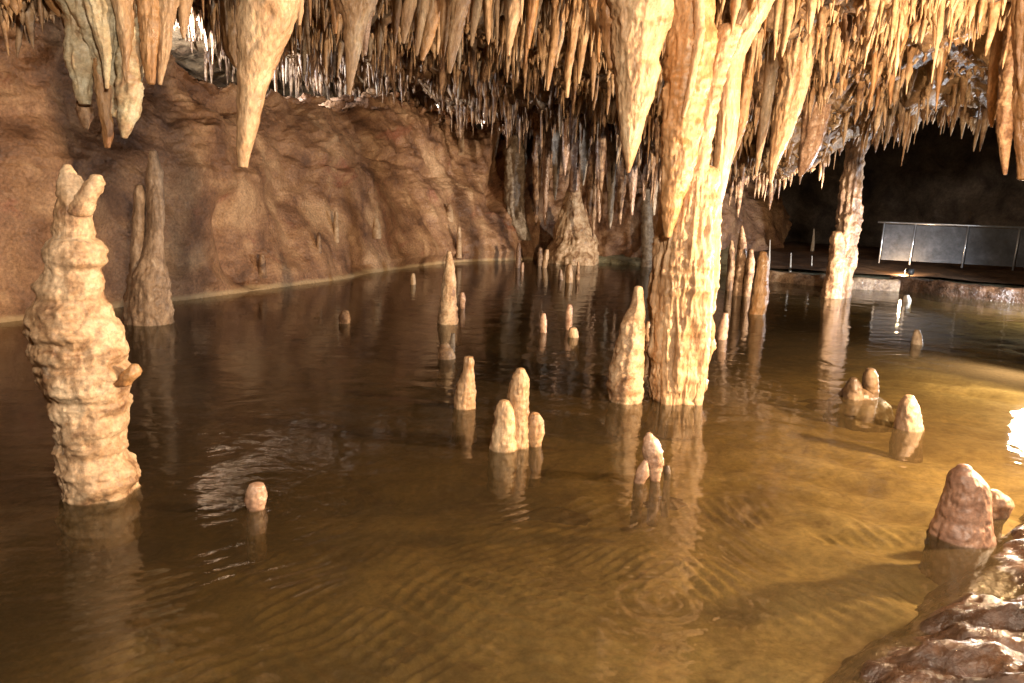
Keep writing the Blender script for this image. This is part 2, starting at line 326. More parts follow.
# ------------------------------------------------------------------ water
def water_mat():
    m, nt, N, L = mat_new('cave_water')
    out = N('ShaderNodeOutputMaterial')
    geo = N('ShaderNodeNewGeometry')
    h = None
    def add(x, y):
        a = N('ShaderNodeMath'); a.operation = 'ADD'; L(x, a.inputs[0]); L(y, a.inputs[1]); return a.outputs[0]
    # rings spreading from drip points, each fading with distance
    for (px, py, k, amp, rad, q0, q1) in ((660, 600, 50, .0022, .8, None, None), (780, 545, 62, .0030, .95, (700, 490), (870, 605)), (560, 650, 48, .0034, 1.5, (380, 610), (640, 655)),
                                          (250, 600, 52, .0026, 1.5, (120, 650), (400, 560)), (560, 540, 60, .0022, 1.0, (500, 560), (640, 520)), (820, 640, 44, .0022, .7, None, None)):
        c = W(px, py)
        sub = N('ShaderNodeVectorMath'); sub.operation = 'SUBTRACT'; L(geo.outputs['Position'], sub.inputs[0]); sub.inputs[1].default_value = (c[0], c[1], 0)
        if q0:      # a wave train: rings around a far centre, so the crests are long shallow arcs
            ta, tb = W(*q0)[:2], W(*q1)[:2]; dv = (tb-ta)/np.linalg.norm(tb-ta); nv = np.array([-dv[1], dv[0]])*3.2
            sub2 = N('ShaderNodeVectorMath'); sub2.operation = 'SUBTRACT'; L(geo.outputs['Position'], sub2.inputs[0]); sub2.inputs[1].default_value = (c[0]+nv[0], c[1]+nv[1], 0)
        nz = N('ShaderNodeTexNoise'); nz.inputs['Scale'].default_value = 1.1; nz.inputs['Detail'].default_value = 2; L(geo.outputs['Position'], nz.inputs['Vector'])
        ln = N('ShaderNodeVectorMath'); ln.operation = 'LENGTH'; L(sub.outputs[0], ln.inputs[0])
        s1 = N('ShaderNodeMath'); s1.operation = 'MULTIPLY_ADD'; 
        ln2 = ln
        if q0: ln2 = N('ShaderNodeVectorMath'); ln2.operation = 'LENGTH'; L(sub2.outputs[0], ln2.inputs[0])
        L(ln2.outputs['Value'], s1.inputs[0]); s1.inputs[1].default_value = k
        s0 = N('ShaderNodeMath'); s0.operation = 'MULTIPLY'; L(nz.outputs['Fac'], s0.inputs[0]); s0.inputs[1].default_value = 20; L(s0.outputs[0], s1.inputs[2])
        sn = N('ShaderNodeMath'); sn.operation = 'SINE'; L(s1.outputs[0], sn.inputs[0])
        fd = N('ShaderNodeMapRange'); fd.interpolation_type = 'SMOOTHSTEP'; L(ln.outputs['Value'], fd.inputs[0]); fd.inputs[1].default_value = .05; fd.inputs[2].default_value = rad; fd.inputs[3].default_value = amp; fd.inputs[4].default_value = 0
        mu = N('ShaderNodeMath'); mu.operation = 'MULTIPLY'; L(sn.outputs[0], mu.inputs[0]); L(fd.outputs[0], mu.inputs[1])
        nm = N('ShaderNodeTexNoise'); nm.inputs['Scale'].default_value = 1.7; nm.inputs['Detail'].default_value = 2; mo = N('ShaderNodeMapping'); mo.inputs['Location'].default_value = (px*.1, py*.1, k); L(geo.outputs['Position'], mo.inputs['Vector']); L(mo.outputs[0], nm.inputs['Vector'])
        rm = N('ShaderNodeMapRange'); L(nm.outputs['Fac'], rm.inputs[0]); rm.inputs[1].default_value = .42; rm.inputs[2].default_value = .62; rm.inputs[3].default_value = .05
        m2 = N('ShaderNodeMath'); m2.operation = 'MULTIPLY'; L(mu.outputs[0], m2.inputs[0]); L(rm.outputs[0], m2.inputs[1]); mu = m2
        h = mu.outputs[0] if h is None else add(h, mu.outputs[0])
    for (sc, amp, det) in ((1.6, .010, 2), (9.0, .0012, 2), (30, .00016, 2)):
        mp = N('ShaderNodeMapping'); mp.inputs['Scale'].default_value = (1, 1.5, 1); mp.inputs['Rotation'].default_value = (0, 0, .3*sc); L(geo.outputs['Position'], mp.inputs['Vector'])
        nz = N('ShaderNodeTexNoise'); nz.inputs['Scale'].default_value = sc; nz.inputs['Detail'].default_value = det; nz.inputs['Distortion'].default_value = .8
        L(mp.outputs[0], nz.inputs['Vector'])
        mu = N('ShaderNodeMath'); mu.operation = 'MULTIPLY'; L(nz.outputs['Fac'], mu.inputs[0]); mu.inputs[1].default_value = amp
        h = add(h, mu.outputs[0])
    bp = N('ShaderNodeBump'); bp.inputs['Strength'].default_value = 1; bp.inputs['Distance'].default_value = 1.0; L(h, bp.inputs['Height'])
    fr = N('ShaderNodeFresnel'); 
    # the sheet does not bend light, so seen from below it must not reflect totally either
    io = N('ShaderNodeMapRange'); L(geo.outputs['Backfacing'], io.inputs[0]); io.inputs[3].default_value = 1.38; io.inputs[4].default_value = 1/1.38; L(io.outputs[0], fr.inputs['IOR'])
    L(bp.outputs[0], fr.inputs['Normal'])
    gl = N('ShaderNodeBsdfGlossy'); gl.inputs['Roughness'].default_value = .035; L(bp.outputs[0], gl.inputs['Normal'])
    tr = N('ShaderNodeBsdfTransparent'); tr.inputs['Color'].default_value = (.95, .9, .8, 1)
    silt = N('ShaderNodeBsdfDiffuse'); silt.inputs['Color'].default_value = (.12, .08, .036, 1); L(bp.outputs[0], silt.inputs['Normal'])
    ms = N('ShaderNodeMixShader'); ms.inputs[0].default_value = .22; L(tr.outputs[0], ms.inputs[1]); L(silt.outputs[0], ms.inputs[2])
    mx = N('ShaderNodeMixShader'); L(fr.outputs[0], mx.inputs[0]); L(ms.outputs[0], mx.inputs[1]); L(gl.outputs[0], mx.inputs[2])
    L(mx.outputs[0], out.inputs['Surface'])
    va = N('ShaderNodeVolumeAbsorption'); va.inputs['Color'].default_value = (.68, .61, .44, 1); va.inputs['Density'].default_value = 2.1
    L(va.outputs[0], out.inputs['Volume'])
    return m
x0, x1, y0, y1, zb = -13, 20.5, -7, 27.5, -2.2
wv = [(x0,y0,zb),(x1,y0,zb),(x1,y1,zb),(x0,y1,zb),(x0,y0,0),(x1,y0,0),(x1,y1,0),(x0,y1,0)]
wq = [(0,3,2,1),(4,5,6,7),(0,1,5,4),(1,2,6,5),(2,3,7,6),(3,0,4,7)]
link('water', mesh_np('water', wv, wq, False), water_mat(), kind='structure')

# ------------------------------------------------------------------ dripstone builder
def dripstone(rows, Y, mode='mite', mat=None, name='stalagmite', seed=0, extra_top=None, base=-.35, nth=None,
              bump=.05, ledge=.06, flute=.05, fine=.035, blunt=.5, step=None, depthk=1.0, steps=(.09, .9), pits=.06, block=.02, smooth=.012):
    """rows: (image y, left x, right x) of the outline seen from the path; Y: real distance. Returns a mesh in world space and its foot."""
    C = []; Rr = []
    for (py, xl, xr) in rows:
        c = D((xl+xr)/2, py, Y); a, b = D(xl, py, Y), D(xr, py, Y)
        C.append(c); Rr.append(np.linalg.norm(a-b)/2)
    C = np.array(C); Rr = np.array(Rr)
    order = np.argsort(C[:, 2]); C, Rr = C[order], Rr[order]
    if mode == 'mite':
        if C[0, 2] > base:
            C = np.vstack([[*(C[0, :2]), base], C]); Rr = np.r_[Rr[0]*1.12, Rr]
    if extra_top is not None and extra_top[2] > C[-1, 2]:
        C = np.vstack([C, extra_top[:3]]); Rr = np.r_[Rr, extra_top[3]]
    H = C[-1, 2]-C[0, 2]
    step = step or max(.006, min(.03, Y/740*1.6))
    n = int(max(14, H/step)); n = min(n, 460)
    z = np.linspace(C[0, 2], C[-1, 2], n)
    def smooth_interp(zz, yy):
        v = np.interp(z, zz, yy); k = max(1, int(n*smooth)); ker = np.hanning(2*k+3)[1:-1]; ker /= ker.sum()
        return np.convolve(np.r_[[v[0]]*(len(ker)//2), v, [v[-1]]*(len(ker)//2)], ker, 'valid')
    cx, cy, rr = smooth_interp(C[:, 2], C[:, 0]), smooth_interp(C[:, 2], C[:, 1]), smooth_interp(C[:, 2], Rr)
    nth = nth or int(np.clip(rr.max()*2*np.pi/step*.85, 14, 200))
    # rounded closed ends
    rtip = rr[-1] if mode != 'tite' else rr[0]
    th = np.linspace(0, 2*np.pi, nth, endpoint=False)
    off = seed*13.7
    Zg, Tg = np.meshgrid(z, th, indexing='ij'); Rg_ = np.repeat(rr[:, None], nth, 1)
    ct, st = np.cos(Tg), np.sin(Tg)
    big = max(.03, rr.max())
    q = lambda a, b, o=0: np.stack([ct*a*Rg_/big+off+o, st*a*Rg_/big+o, (Zg-z[0])*b/big], -1)
    dsp = bump*2.2*fbm(q(1.1, .55), 3, seed) + ledge*1.6*fbm(q(.7, 3.2, 5), 3, seed+3) + flute*1.8*ridged(q(3.2, .45, 9), 3, seed+5) + fine*2*fbm(q(7, 6, 3), 3, seed+7)
    warp = fbm(q(.9, .5, 21), 3, seed+11)
    ph = (Zg-z[0])*steps[1]/big + warp*1.6
    saw = ph-np.floor(ph); amp = np.clip(.5+vn(np.stack([np.floor(ph)*3.3, ct*.8+off, st*.8], -1), seed+13), 0, 1.3)
    dsp = dsp + steps[0]*(saw**1.5*(1-np.clip((saw-.86)/.14, 0, 1)**2)-.35)*amp
    bl = fbm(q(1.6, 1.5, 41), 3, seed+17); dsp = dsp + block*np.round(bl*5+.15*fbm(q(6,6,2),2,seed))/2
    dsp = dsp + pits*(np.minimum(0, fbm(q(5, 4.5, 31), 3, seed+15)+.12))*2
    dsp = dsp-dsp.mean()-.04
    Rd = Rg_*(1+dsp)
    Rd = np.maximum(Rd, .0015)
    Vv = np.stack([cx[:, None]+Rd*ct, cy[:, None]+Rd*st*depthk, Zg+0*ct], -1)
    rings = [Vv[i] for i in range(n)]
    def cap(i, sgn):
        ring = Vv[i]; c = ring.mean(0); out = []
        rr_ = Rd[i].mean()
        for k in range(1, 7):
            a = k/6*np.pi/2
            rg = c+(ring-c)*max(math.cos(a), .012); rg = rg.copy(); rg[:, 2] += sgn*math.sin(a)*rr_*blunt; out.append(rg)
        return out
    allr = rings
    if mode in ('mite', 'both'): allr = allr + cap(n-1, 1)
    if mode in ('tite', 'both'): allr = cap(0, -1)[::-1] + allr
    Vall = np.array(allr)
    me = mesh_np(name, Vall, grid_q(len(allr), nth, True))
    foot = (cx[0], cy[0], z[0] if mode != 'tite' else z[-1])
    return me, foot
def localise(me, foot):
    me.transform(Matrix.Translation(Vector(foot)).inverted())

def single(name, label, cat, rows, Y, mat, group=None, **kw):
    me, foot = dripstone(rows, Y, name=name, **kw); localise(me, foot)
    o = link(name, me, mat); o.location = foot; o['label'] = label; o['category'] = cat
    if group: o['group'] = group
    return o
def compound(name, label, cat, parts, group=None):
    """parts: list of (part name, rows, Y, mat, kwargs); the first gives the foot"""
    for (pn, rows, Y, mat, kw) in parts:
        if kw.get('mode') == 'tite' and 'extra_top' not in kw:
            p0 = sorted(rows)[0]; c = D((p0[1]+p0[2])/2, p0[0], Y); zc = float(ceil_z(c[0], c[1]))+.3
            kw['extra_top'] = (c[0], c[1], zc, (p0[2]-p0[1])/2*Y/FPX*1.3)
    built = [(pn, dripstone(rows, Y, name=pn, **kw), mat, kw) for (pn, rows, Y, mat, kw) in parts]
    foot = built[0][1][1]
    t = thing(name, foot, label, cat, group)
    for (pn, (me, f), mat, kw) in built:
        localise(me, foot); link(pn, me, mat, t)
    return t
def wy(x, y, half=0): return W(x, y)[1]*(1+half/FPX*.9)

# left big stalagmite
YA = wy(98, 503, 38)
kA = dict(seed=1, bump=.055, ledge=.10, flute=.03, fine=.02, steps=(.09, 1.7), pits=.03, block=.05, smooth=.004)
compound('stalagmite', 'huge knobbly tan stalagmite standing at the left in the pool with two horns on top', 'stalagmite', [
 ('shaft', [(178,63,80),(188,60,88),(200,58,90),(212,55,92),(222,55,93),(234,54,94),(237,56,91),(241,52,100),(250,49,104),(262,48,107),(270,48,101),(275,45,104),(288,40,105),(300,40,102),(306,35,107),(320,33,113),(330,35,121),(338,34,124),(350,36,125),(358,37,121),(362,39,118),(368,38,124),(380,42,126),(392,46,125),(396,49,121),(401,48,124),(415,52,124),(432,55,121),(452,58,124),(460,59,127),(466,60,134),(478,60,136),(490,62,134),(506,64,131)], YA, m_calc, kA),
 ('horn', [(166,63,71),(172,60,75),(182,58,78),(195,57,82)], YA-.02, m_calc, dict(seed=2, base=9, mode='both')),
 ('horn', [(177,90,102),(183,84,105),(190,80,102),(200,74,96),(212,66,92)], YA-.04, m_calc, dict(seed=3, base=9, mode='both')),
 ('knob', [(366,130,139),(371,124,142),(376,118,139),(382,112,132)], YA-.06, m_calc_amber, dict(seed=4, base=9, mode='both')),
])
YB = wy(150, 326, 23)
compound('stalagmite', 'grey brown twin spired stalagmite at the foot of the mud wall', 'stalagmite', [
 ('shaft', [(152,149,157),(163,148,160),(172,147,163),(180,146,162),(195,147,164),(215,147,164),(232,146,163),(250,143,163),(264,138,165),(275,131,168),(290,128,170),(305,127,171),(327,127,173)], YB, m_calc_tw, dict(seed=11, flute=.07)),
 ('side_spire', [(186,136,144),(192,134,146),(205,134,146),(225,132,145),(245,131,146),(265,130,148),(290,128,150)], YB-.03, m_calc_tw, dict(seed=12, flute=.06)),
])
def mite(label, rows, mat, seed, **kw):
    name = kw.pop('name', 'stalagmite'); cat = kw.pop('cat', 'stalagmite'); g = kw.pop('group', None)
    py, a, b = rows[-1]
    Y = W((a+b)/2, py)[1]; Y *= 1+(b-a)/2/FPX*.9
    return single(name, label, cat, rows, Y, mat, group=g, seed=seed, **kw)
mite('slender pointed tan stalagmite in mid pool in front of the mud wall', [(252,447,451),(262,445,454),(280,442,456),(300,440,457),(314,438,458),(325,437,460)], m_calc, 21)
mite('small pink stub close to the right of the slender pointed stalagmite', [(293,460,464),(298,459,466),(309,460,465)], m_calc_pink, 22)
mite('low lumpy stub just below the slender pointed stalagmite', [(345,441,449),(350,438,454),(360,437,456)], m_calc, 23)
mite('thin dark spike directly behind the low lumpy stub', [(334,451,455),(342,449,455),(352,448,455)], m_calc_grey, 24)
mite('bottle shaped pale stalagmite with a narrow neck left of the joined pair', [(357,464,473),(361,463,475),(368,463,474),(374,461,474),(385,457,475),(400,454,476),(410,453,476)], m_calc_pale, 25, blunt=.15, bump=.03)
YF = wy(512, 451, 14)
compound('stalagmite', 'joined pair of rounded orange stalagmites rising together in mid pool', 'stalagmite', [
 ('shaft', [(370,516,525),(376,512,529),(385,509,530),(400,507,530),(420,507,530),(435,506,530),(449,505,530)], YF+.05, m_calc_pale, dict(seed=31, bump=.04)),
 ('lobe', [(402,499,509),(407,496,513),(415,494,515),(430,492,516),(442,490,517),(452,489,517)], YF-.05, m_calc_pale, dict(seed=32, bump=.04)),
])
mite('short round capped stump beside the joined pair of stalagmites', [(415,530,540),(420,527,544),(430,526,545),(438,527,543),(447,529,541)], m_calc_pale, 33, bump=.03)
YG = wy(627, 404)
mite('stout bell shaped tan stalagmite standing just left of the great column', [(288,634,643),(296,632,644),(305,631,644),(313,626,645),(325,620,645),(340,617,645),(360,613,645),(375,609,643),(390,607,644),(404,608,642)], m_calc, 34, flute=.06, ledge=.07)
mite('small dark spike seen between the bell shaped stalagmite and the great column', [(322,646,650),(334,644,651),(352,644,651)], m_calc_brown, 35)
mite('small leaning cone just right of the great column foot', [(314,723,728),(322,720,729),(331,717,728),(340,716,727)], m_calc_pink, 36)
mite('tall smooth tan stalagmite frontmost of the group beyond the great column', [(253,759,767),(260,757,769),(275,756,769),(290,752,769),(303,750,768),(315,747,765)], m_calc_amber, 37)
mite('tallest grooved stalagmite of the group beyond the great column', [(226,741,743),(234,739,745),(245,737,747),(262,736,747),(280,734,745),(296,732,744)], m_calc_brown, 38)
mite('narrow brown stalagmite squeezed between the two tallest of the far group', [(250,748,753),(262,746,755),(280,744,753),(297,742,750)], m_calc_brown, 39)
mite('shadowy slim stalagmite at the left side of the far group', [(241,730,733),(252,728,735),(270,727,735),(291,725,733)], m_calc_brown, 40)
mite('tiny pale stub near the foot of the mud wall', [(274,411,415),(279,410,416),(285,410,416)], m_calc_pale, 41)
mite('brown stub leaning over its reflection in the dark left part of the pool', [(312,341,349),(318,338,351),(324,339,350)], m_calc_brown, 42)
mite('small squarish pinkish stone poking out of the water in front at left', [(485,249,264),(491,246,267),(500,245,267),(511,247,264)], m_calc_pink, 43, blunt=.25, name='rock', cat='rock')
mite('slim wavy spike near the far shore', [(243,518,520),(249,516,521),(256,516,521),(268,515,521)], m_calc_pink, 44)
mite('tiny nub beside the slim wavy spike at the far shore', [(263,521,524),(272,520,524)], m_calc_pink, 45)
mite('dark short stump near the far shore beside its pale twin', [(248,538,542),(256,537,543),(266,537,542)], m_calc_brown, 46)
mite('pale leaning peg near the far shore beside its dark twin', [(250,545,549),(257,543,549),(268,541,547)], m_calc_pale, 47)
mite('rounded pale peg in front of the cone shaped flowstone mound', [(265,567,572),(271,565,573),(283,565,573)], m_calc_pale, 48)
mite('little pale knob left of the rounded peg near the mound', [(270,559,562),(280,558,564)], m_calc_pink, 49)
mite('thin dark twig like spike right of the rounded peg near the mound', [(262,577,579),(270,576,580),(280,575,580)], m_calc_brown, 50)
mite('pink rounded peg alone in the middle distance', [(314,541,546),(320,539,547),(333,539,547)], m_calc_pink, 51)
mite('slim pink peg with a pale ball stone at its foot', [(305,567,572),(313,565,573),(330,565,572)], m_calc_pink, 52)
mite('pale ball shaped stone at the foot of the slim pink peg', [(329,569,577),(333,567,579),(338,568,579)], m_calc_pale, 53, name='rock', cat='rock')
YS = wy(650, 482, 7)
compound('stalagmite', 'small curled pink stalagmite with a crooked foot in the near middle of the pool', 'stalagmite', [
 ('shaft', [(434,646,652),(440,643,659),(450,642,663),(460,644,664),(470,648,662),(480,650,660)], YS, m_calc_pink, dict(seed=54, bump=.03)),
 ('foot', [(461,643,648),(467,638,649),(475,635,649),(482,633,645),(485,633,644)], YS-.05, m_calc_pink, dict(seed=55, bump=.03)),
])
mite('tiny dark stone right of the curled pink stalagmite', [(466,665,669),(471,663,671),(474,664,671)], m_submerged, 56, name='rock', cat='rock')
mite('smooth cone shaped pinkish stalagmite standing alone in the shallow right of the pool', [(397,905,914),(401,901,917),(410,898,920),(420,896,921),(432,894,923)], m_calc_tw, 57, bump=.025, ledge=.02)
YU = wy(868, 397)
compound('stalagmite', 'dark cluster of lumpy stumps in the right of the pool with one taller cap', 'stalagmite', [
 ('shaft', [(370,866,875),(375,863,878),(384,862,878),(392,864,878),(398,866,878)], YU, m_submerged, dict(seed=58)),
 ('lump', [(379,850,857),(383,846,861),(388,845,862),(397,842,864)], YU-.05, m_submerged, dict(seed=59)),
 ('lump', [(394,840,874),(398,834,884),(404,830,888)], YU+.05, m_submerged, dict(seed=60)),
])
mite('small dark capped stump under the path in the right distance', [(331,914,920),(335,913,922),(345,911,923)], m_calc_grey, 61)
mite('little white stone in the water below the stone kerb', [(296,905,909),(298,903,911),(302,903,911)], plain('white_stone', (.75, .72, .66), .5), 62, name='rock', cat='rock')
YX = wy(962, 547, 31)
compound('stalagmite', 'thick smooth reddish stalagmite at the right beside the wet rock bank', 'stalagmite', [
 ('shaft', [(468,957,971),(472,952,977),(480,948,985),(492,946,989),(505,943,989),(520,938,989),(533,932,991),(545,929,991),(552,928,990)], YX, rock_mat('calcite_reddish', [(.13, .065, .04), (.25, .135, .085), (.36, .21, .135)], 5, bump=.5, fine=60, rough=(.3, .6)), dict(seed=63, bump=.03, ledge=.015, flute=.01, steps=(.02, 1), pits=.02, block=0)),
 ('shelf', [(491,990,1000),(496,986,1009),(503,984,1012),(510,984,1009),(522,984,1002)], YX+.35, m_calc_brown, dict(seed=64, blunt=.2)),
])
for i in range(16):
    px = 290+i*13+random.uniform(-5, 5)
    hh = None
    for yy in range(80, 135):
        h = hit_wall(px, yy)
        if h is not None and h[0][1] < 30 and h[0][0] < 1: hh = h; break
    if hh is None: continue
    c = hh[0]+np.array([0, .15, .02]); u = random.uniform(.12, .3)
    th, ph_ = np.meshgrid(np.linspace(0, 2*np.pi, 18, endpoint=False), np.linspace(-1.5, 1.5, 11)); 
    Pk = np.stack([np.cos(th)*np.cos(ph_)*1.5, np.sin(th)*np.cos(ph_), np.sin(ph_)*.65], -1)
    Pk *= (1+.5*fbm(Pk*1.3+i*7, 3, 600+i)+.12*np.round(fbm(Pk*2+i, 2, 630)*4))[..., None]*u
    o = link('rock', mesh_np('rock', Pk, grid_q(11, 18, True)), m_mud); o.location = c; o.rotation_euler = (0, random.uniform(-.3, .3), random.uniform(0, 3))
    o['label'] = 'brown rubble rock lying along the crest of the mud wall'; o['category'] = 'rock'; o['group'] = 'rubble on the wall crest'
# nubs on the mud wall
for (py0, py1, px, w, lab) in ((212, 232, 336, 5, 'small pale peg growing on the middle of the mud wall'), (219, 229, 376, 8, 'squat tan knob growing on the mud wall right of the pale peg'),
                               (233, 245, 319, 5, 'small dark peg growing low on the mud wall'), (226, 250, 459, 5, 'slim tan spike leaning on the mud wall above the waterline'),
                               (128, 148, 461, 6, 'short pale post on the upper mud wall below the ridge'), (205, 214, 449, 7, 'round knob on the upper right of the mud wall'), (255, 266, 262, 7, 'dark lump low on the left of the mud wall')):
    h = hit_wall(px, py1)
    if h is None: continue
    Yh = h[0][1]-.05
    c = D(px, py1, Yh)
    me, foot = dripstone([(py0, px-w*.28, px+w*.28), ((py0+py1)/2, px-w*.5, px+w*.5), (py1, px-w*.6, px+w*.6)], Yh, name='stalagmite', seed=px, base=c[2]-.25)
    localise(me, foot); o = link('stalagmite', me, m_calc if 'dark' not in lab else m_calc_brown); o.location = foot; o['label'] = lab; o['category'] = 'stalagmite'

# ---- columns
def ztop(x, y, Y, r):       # anchor in the ceiling above the formation's top row
    c = D(x, y, Y); return (c[0], c[1], float(ceil_z(c[0], c[1]))+.35, r)
YM = wy(682, 405, 27)
kM = dict(block=.02, bump=.05, ledge=.06, flute=.12, fine=.018, steps=(.07, 1.4), pits=.0)
ctp = D(742, 0, YM)
compound('stone_column', 'great bright cream column reaching from the pool to the ceiling right of centre', 'column', [
 ('shaft', [(175,668,718),(200,664,719),(225,659,719),(250,655,717),(262,652,716),(285,652,717),(300,650,713),(325,651,712),(350,650,711),(375,650,706),(395,652,702),(408,651,700)], YM, m_calc_pale, dict(seed=71, nth=170, **kM)),
 ('fused_stalactite', [(0,670,716),(40,666,716),(80,663,712),(120,661,704),(150,661,698),(180,660,690),(200,660,684),(220,661,678),(236,664,671)], YM-.28, m_calc_amber, dict(seed=72, mode='tite', extra_top=(*D(696,-60,YM-.28), .3), bump=.03, ledge=.06, flute=.05)),
 ('strand', [(0,738,775),(20,732,764),(40,724,752),(60,718,742),(90,716,739),(120,715,738),(150,714,735),(175,712,729),(205,706,722),(240,700,718)], YM+.02, m_calc_pale, dict(seed=73, mode='both', extra_top=(*D(762,-60,YM), .36), **kM)),
 ('strand', [(30,716,742),(60,710,731),(90,705,722),(120,700,716),(150,692,712),(175,686,708),(200,680,704),(230,672,700),(260,668,698)], YM-.16, m_calc_pale, dict(seed=74, mode='both', bump=.03, ledge=.09, flute=.04, fine=.04)),
 ('icicle', [(0,693,704),(30,694,706),(60,690,700),(90,686,694),(117,681,685)], YM-.5, m_calc_pale, dict(seed=75, mode='tite', ledge=.09, extra_top=(*D(698,-50,YM-.5), .07))),
 ('rib', [(290,664,676),(310,662,676),(340,662,675),(370,660,674),(404,660,675)], YM-.19, m_calc_pale, dict(seed=76, base=-.35, **kM)),
 ('rib', [(255,700,714),(290,701,714),(330,698,711),(370,696,708),(404,690,702)], YM-.18, m_calc_pale, dict(seed=78, base=-.35, **kM)),
])
YJ = 17.6
c = D(838, 296, YJ)
compound('stone_column', 'slender rugged column at the right joining the low ceiling to the pool near the kerb', 'column', [
 ('shaft', [(40,872,898),(70,862,890),(90,858,882),(110,852,882),(122,849,879),(135,847,872),(150,846,865),(175,843,862),(200,839,860),(230,836,859),(245,833,857),(260,831,855),(275,830,853),(292,826,850)], YJ, m_calc_dkb, dict(seed=81, bump=.12, ledge=.10, flute=.12, steps=(.2, 1.2), extra_top=(*D(880,20,YJ), .42), base=-.4)),
 ('stub', [(233,832,842),(238,830,844),(255,829,845),(275,826,843),(292,822,842)], YJ-.2, m_calc_brown, dict(seed=82)),
 ('fringe', [(80,858,880),(100,860,876),(122,868,874),(132,869,872)], YJ-.5, m_calc_pale, dict(seed=83, mode='tite', flute=.12)),
 ('fringe', [(85,850,866),(110,848,858),(128,845,853),(140,846,849)], YJ-.5, m_calc_pale, dict(seed=84, mode='tite', flute=.12)),
])
# back formations
single('stone_column', 'fat grey fluted column standing in the dark crevice of the back wall', 'column', [(138,508,522),(150,504,525),(170,504,526),(190,505,524),(208,504,524),(225,508,528),(240,516,532)], 26.2, m_calc_grey, seed=91, flute=.12, base=.8, bump=.04)
compound('flowstone_mound', 'cone shaped flowstone mound on the far shore with a pale neck', 'flowstone', [
 ('mound', [(176,570,578),(186,568,580),(198,564,583),(212,560,586),(228,555,592),(240,551,597),(250,546,599),(256,543,601)], 24.9, m_calc, dict(seed=92, flute=.05, base=-.2)),
 ('neck', [(120,568,582),(140,570,580),(160,571,580),(180,569,580),(190,568,579)], 24.6, m_calc_pink, dict(seed=93, mode='both', base=9)),
])
single('stalagmite', 'ringed grey stalagmite on the far bank just left of the great column', 'stalagmite', [(190,644,650),(200,642,652),(220,641,653),(240,641,654),(256,642,653)], 24.3, m_calc_grey, seed=94, ledge=.1)

# ---- hanging heroes
def tite(label, rows, Y, mat, seed, top=None, **kw):
    name = kw.pop('name', 'stalactite'); g = kw.pop('group', None)
    p0 = rows[0]; p1 = rows[1]
    if top is None:
        c = D((p0[1]+p0[2])/2, p0[0], Y); r0 = abs(p0[2]-p0[1])/2*Y/FPX
        zc = float(ceil_z(c[0], c[1]))+.25
        top = (c[0], c[1], zc, r0*(1.15+.25*max(0, zc-c[2])))
    kw.setdefault('bump', .045); kw.setdefault('ledge', .04); kw.setdefault('flute', .09)
    return single(name, label, 'stalactite', rows, Y, mat, group=g, seed=seed, mode='tite', extra_top=top, **kw)
tite('big smooth cream cone stalactite with a blunt tip hanging at the upper left', [(0,239,300),(30,238,291),(50,237,282),(75,237,272),(100,237,264),(130,237,257),(150,237,252),(167,238,248)], 6.0, m_calc_pale, 101, blunt=.2, flute=.03, ledge=.03)
compound('stalactite', 'broad tapering amber stalactite hanging beside the great column on its left', 'stalactite', [
 ('shaft', [(0,608,674),(30,610,668),(50,612,662),(75,614,658),(100,615,652),(120,617,646),(140,620,641),(155,623,636),(172,626,630)], 7.0, m_calc_pale, dict(seed=102, mode='tite', ledge=.07, flute=.05, bump=.03, extra_top=(*D(640,-60,7.0), .4))),
 ('fold', [(0,598,628),(30,600,626),(50,603,620),(68,608,616)], 7.1, m_calc_amber, dict(seed=103, mode='tite', extra_top=(*D(612,-60,7.1), .2))),
])
kt = lambda s, **k: dict(**{**dict(seed=s, mode='tite', flute=.12, bump=.07, ledge=.06, fine=.04, block=.08), **k})
compound('stalactite_cluster', 'pale greenish cluster of fused stalactites hanging against the left wall', 'stalactite cluster', [
 ('root', [(0,64,156),(40,74,148),(62,84,142),(88,96,137),(112,104,128)], 8.3, m_calc_green, kt(111, bump=.08, extra_top=(*D(105,-90,8.4), .7))),
 ('lobe', [(35,67,94),(60,67,92),(80,72,91),(95,77,91),(104,80,90)], 8.1, m_calc_green, kt(112, blunt=.2)),
 ('lobe', [(20,86,110),(55,92,106),(85,96,110),(115,100,112),(135,103,113),(147,104,110)], 8.1, m_calc_amber, kt(113)),
 ('lobe', [(40,120,140),(60,118,141),(78,117,143),(95,116,143),(112,117,139),(128,118,132),(137,121,128)], 8.0, m_calc_green, kt(114)),
 ('lobe', [(0,84,112),(25,92,112),(50,100,113),(72,103,111),(88,105,109)], 7.9, m_calc_green, kt(115, extra_top=(*D(98,-80,7.9), .3))),
 ('lobe', [(0,112,134),(30,118,134),(50,120,132),(66,122,130),(80,124,128)], 7.9, m_calc_pale, kt(116, extra_top=(*D(120,-80,7.9), .3))),
 ('lobe', [(0,138,162),(30,141,160),(50,142,158),(70,144,157),(83,147,155)], 8.0, m_calc_amber, kt(117, extra_top=(*D(155,-80,8.0), .3))),
 ('lobe', [(0,158,178),(30,158,172),(50,157,170),(70,157,166),(84,158,162)], 8.05, m_calc_pale, kt(118, extra_top=(*D(170,-80,8.0), .25))),
 ('lobe', [(95,78,90),(110,77,92),(122,80,91),(128,83,89)], 8.25, m_calc_brown, kt(119)),
])
tite('slim cream stalactite right of the greenish cluster', [(0,178,192),(15,179,189),(30,180,187),(38,182,185)], 8.2, m_calc_pale, 121)
tite('small amber stalactite with a twisted tip at the top left corner', [(0,44,66),(8,50,64),(16,57,62)], 8.2, m_calc_amber, 122)
tite('short amber stalactite hanging from the ceiling above the horned stalagmite', [(0,70,80),(6,71,77),(11,73,75)], 8.0, m_calc_amber, 123)
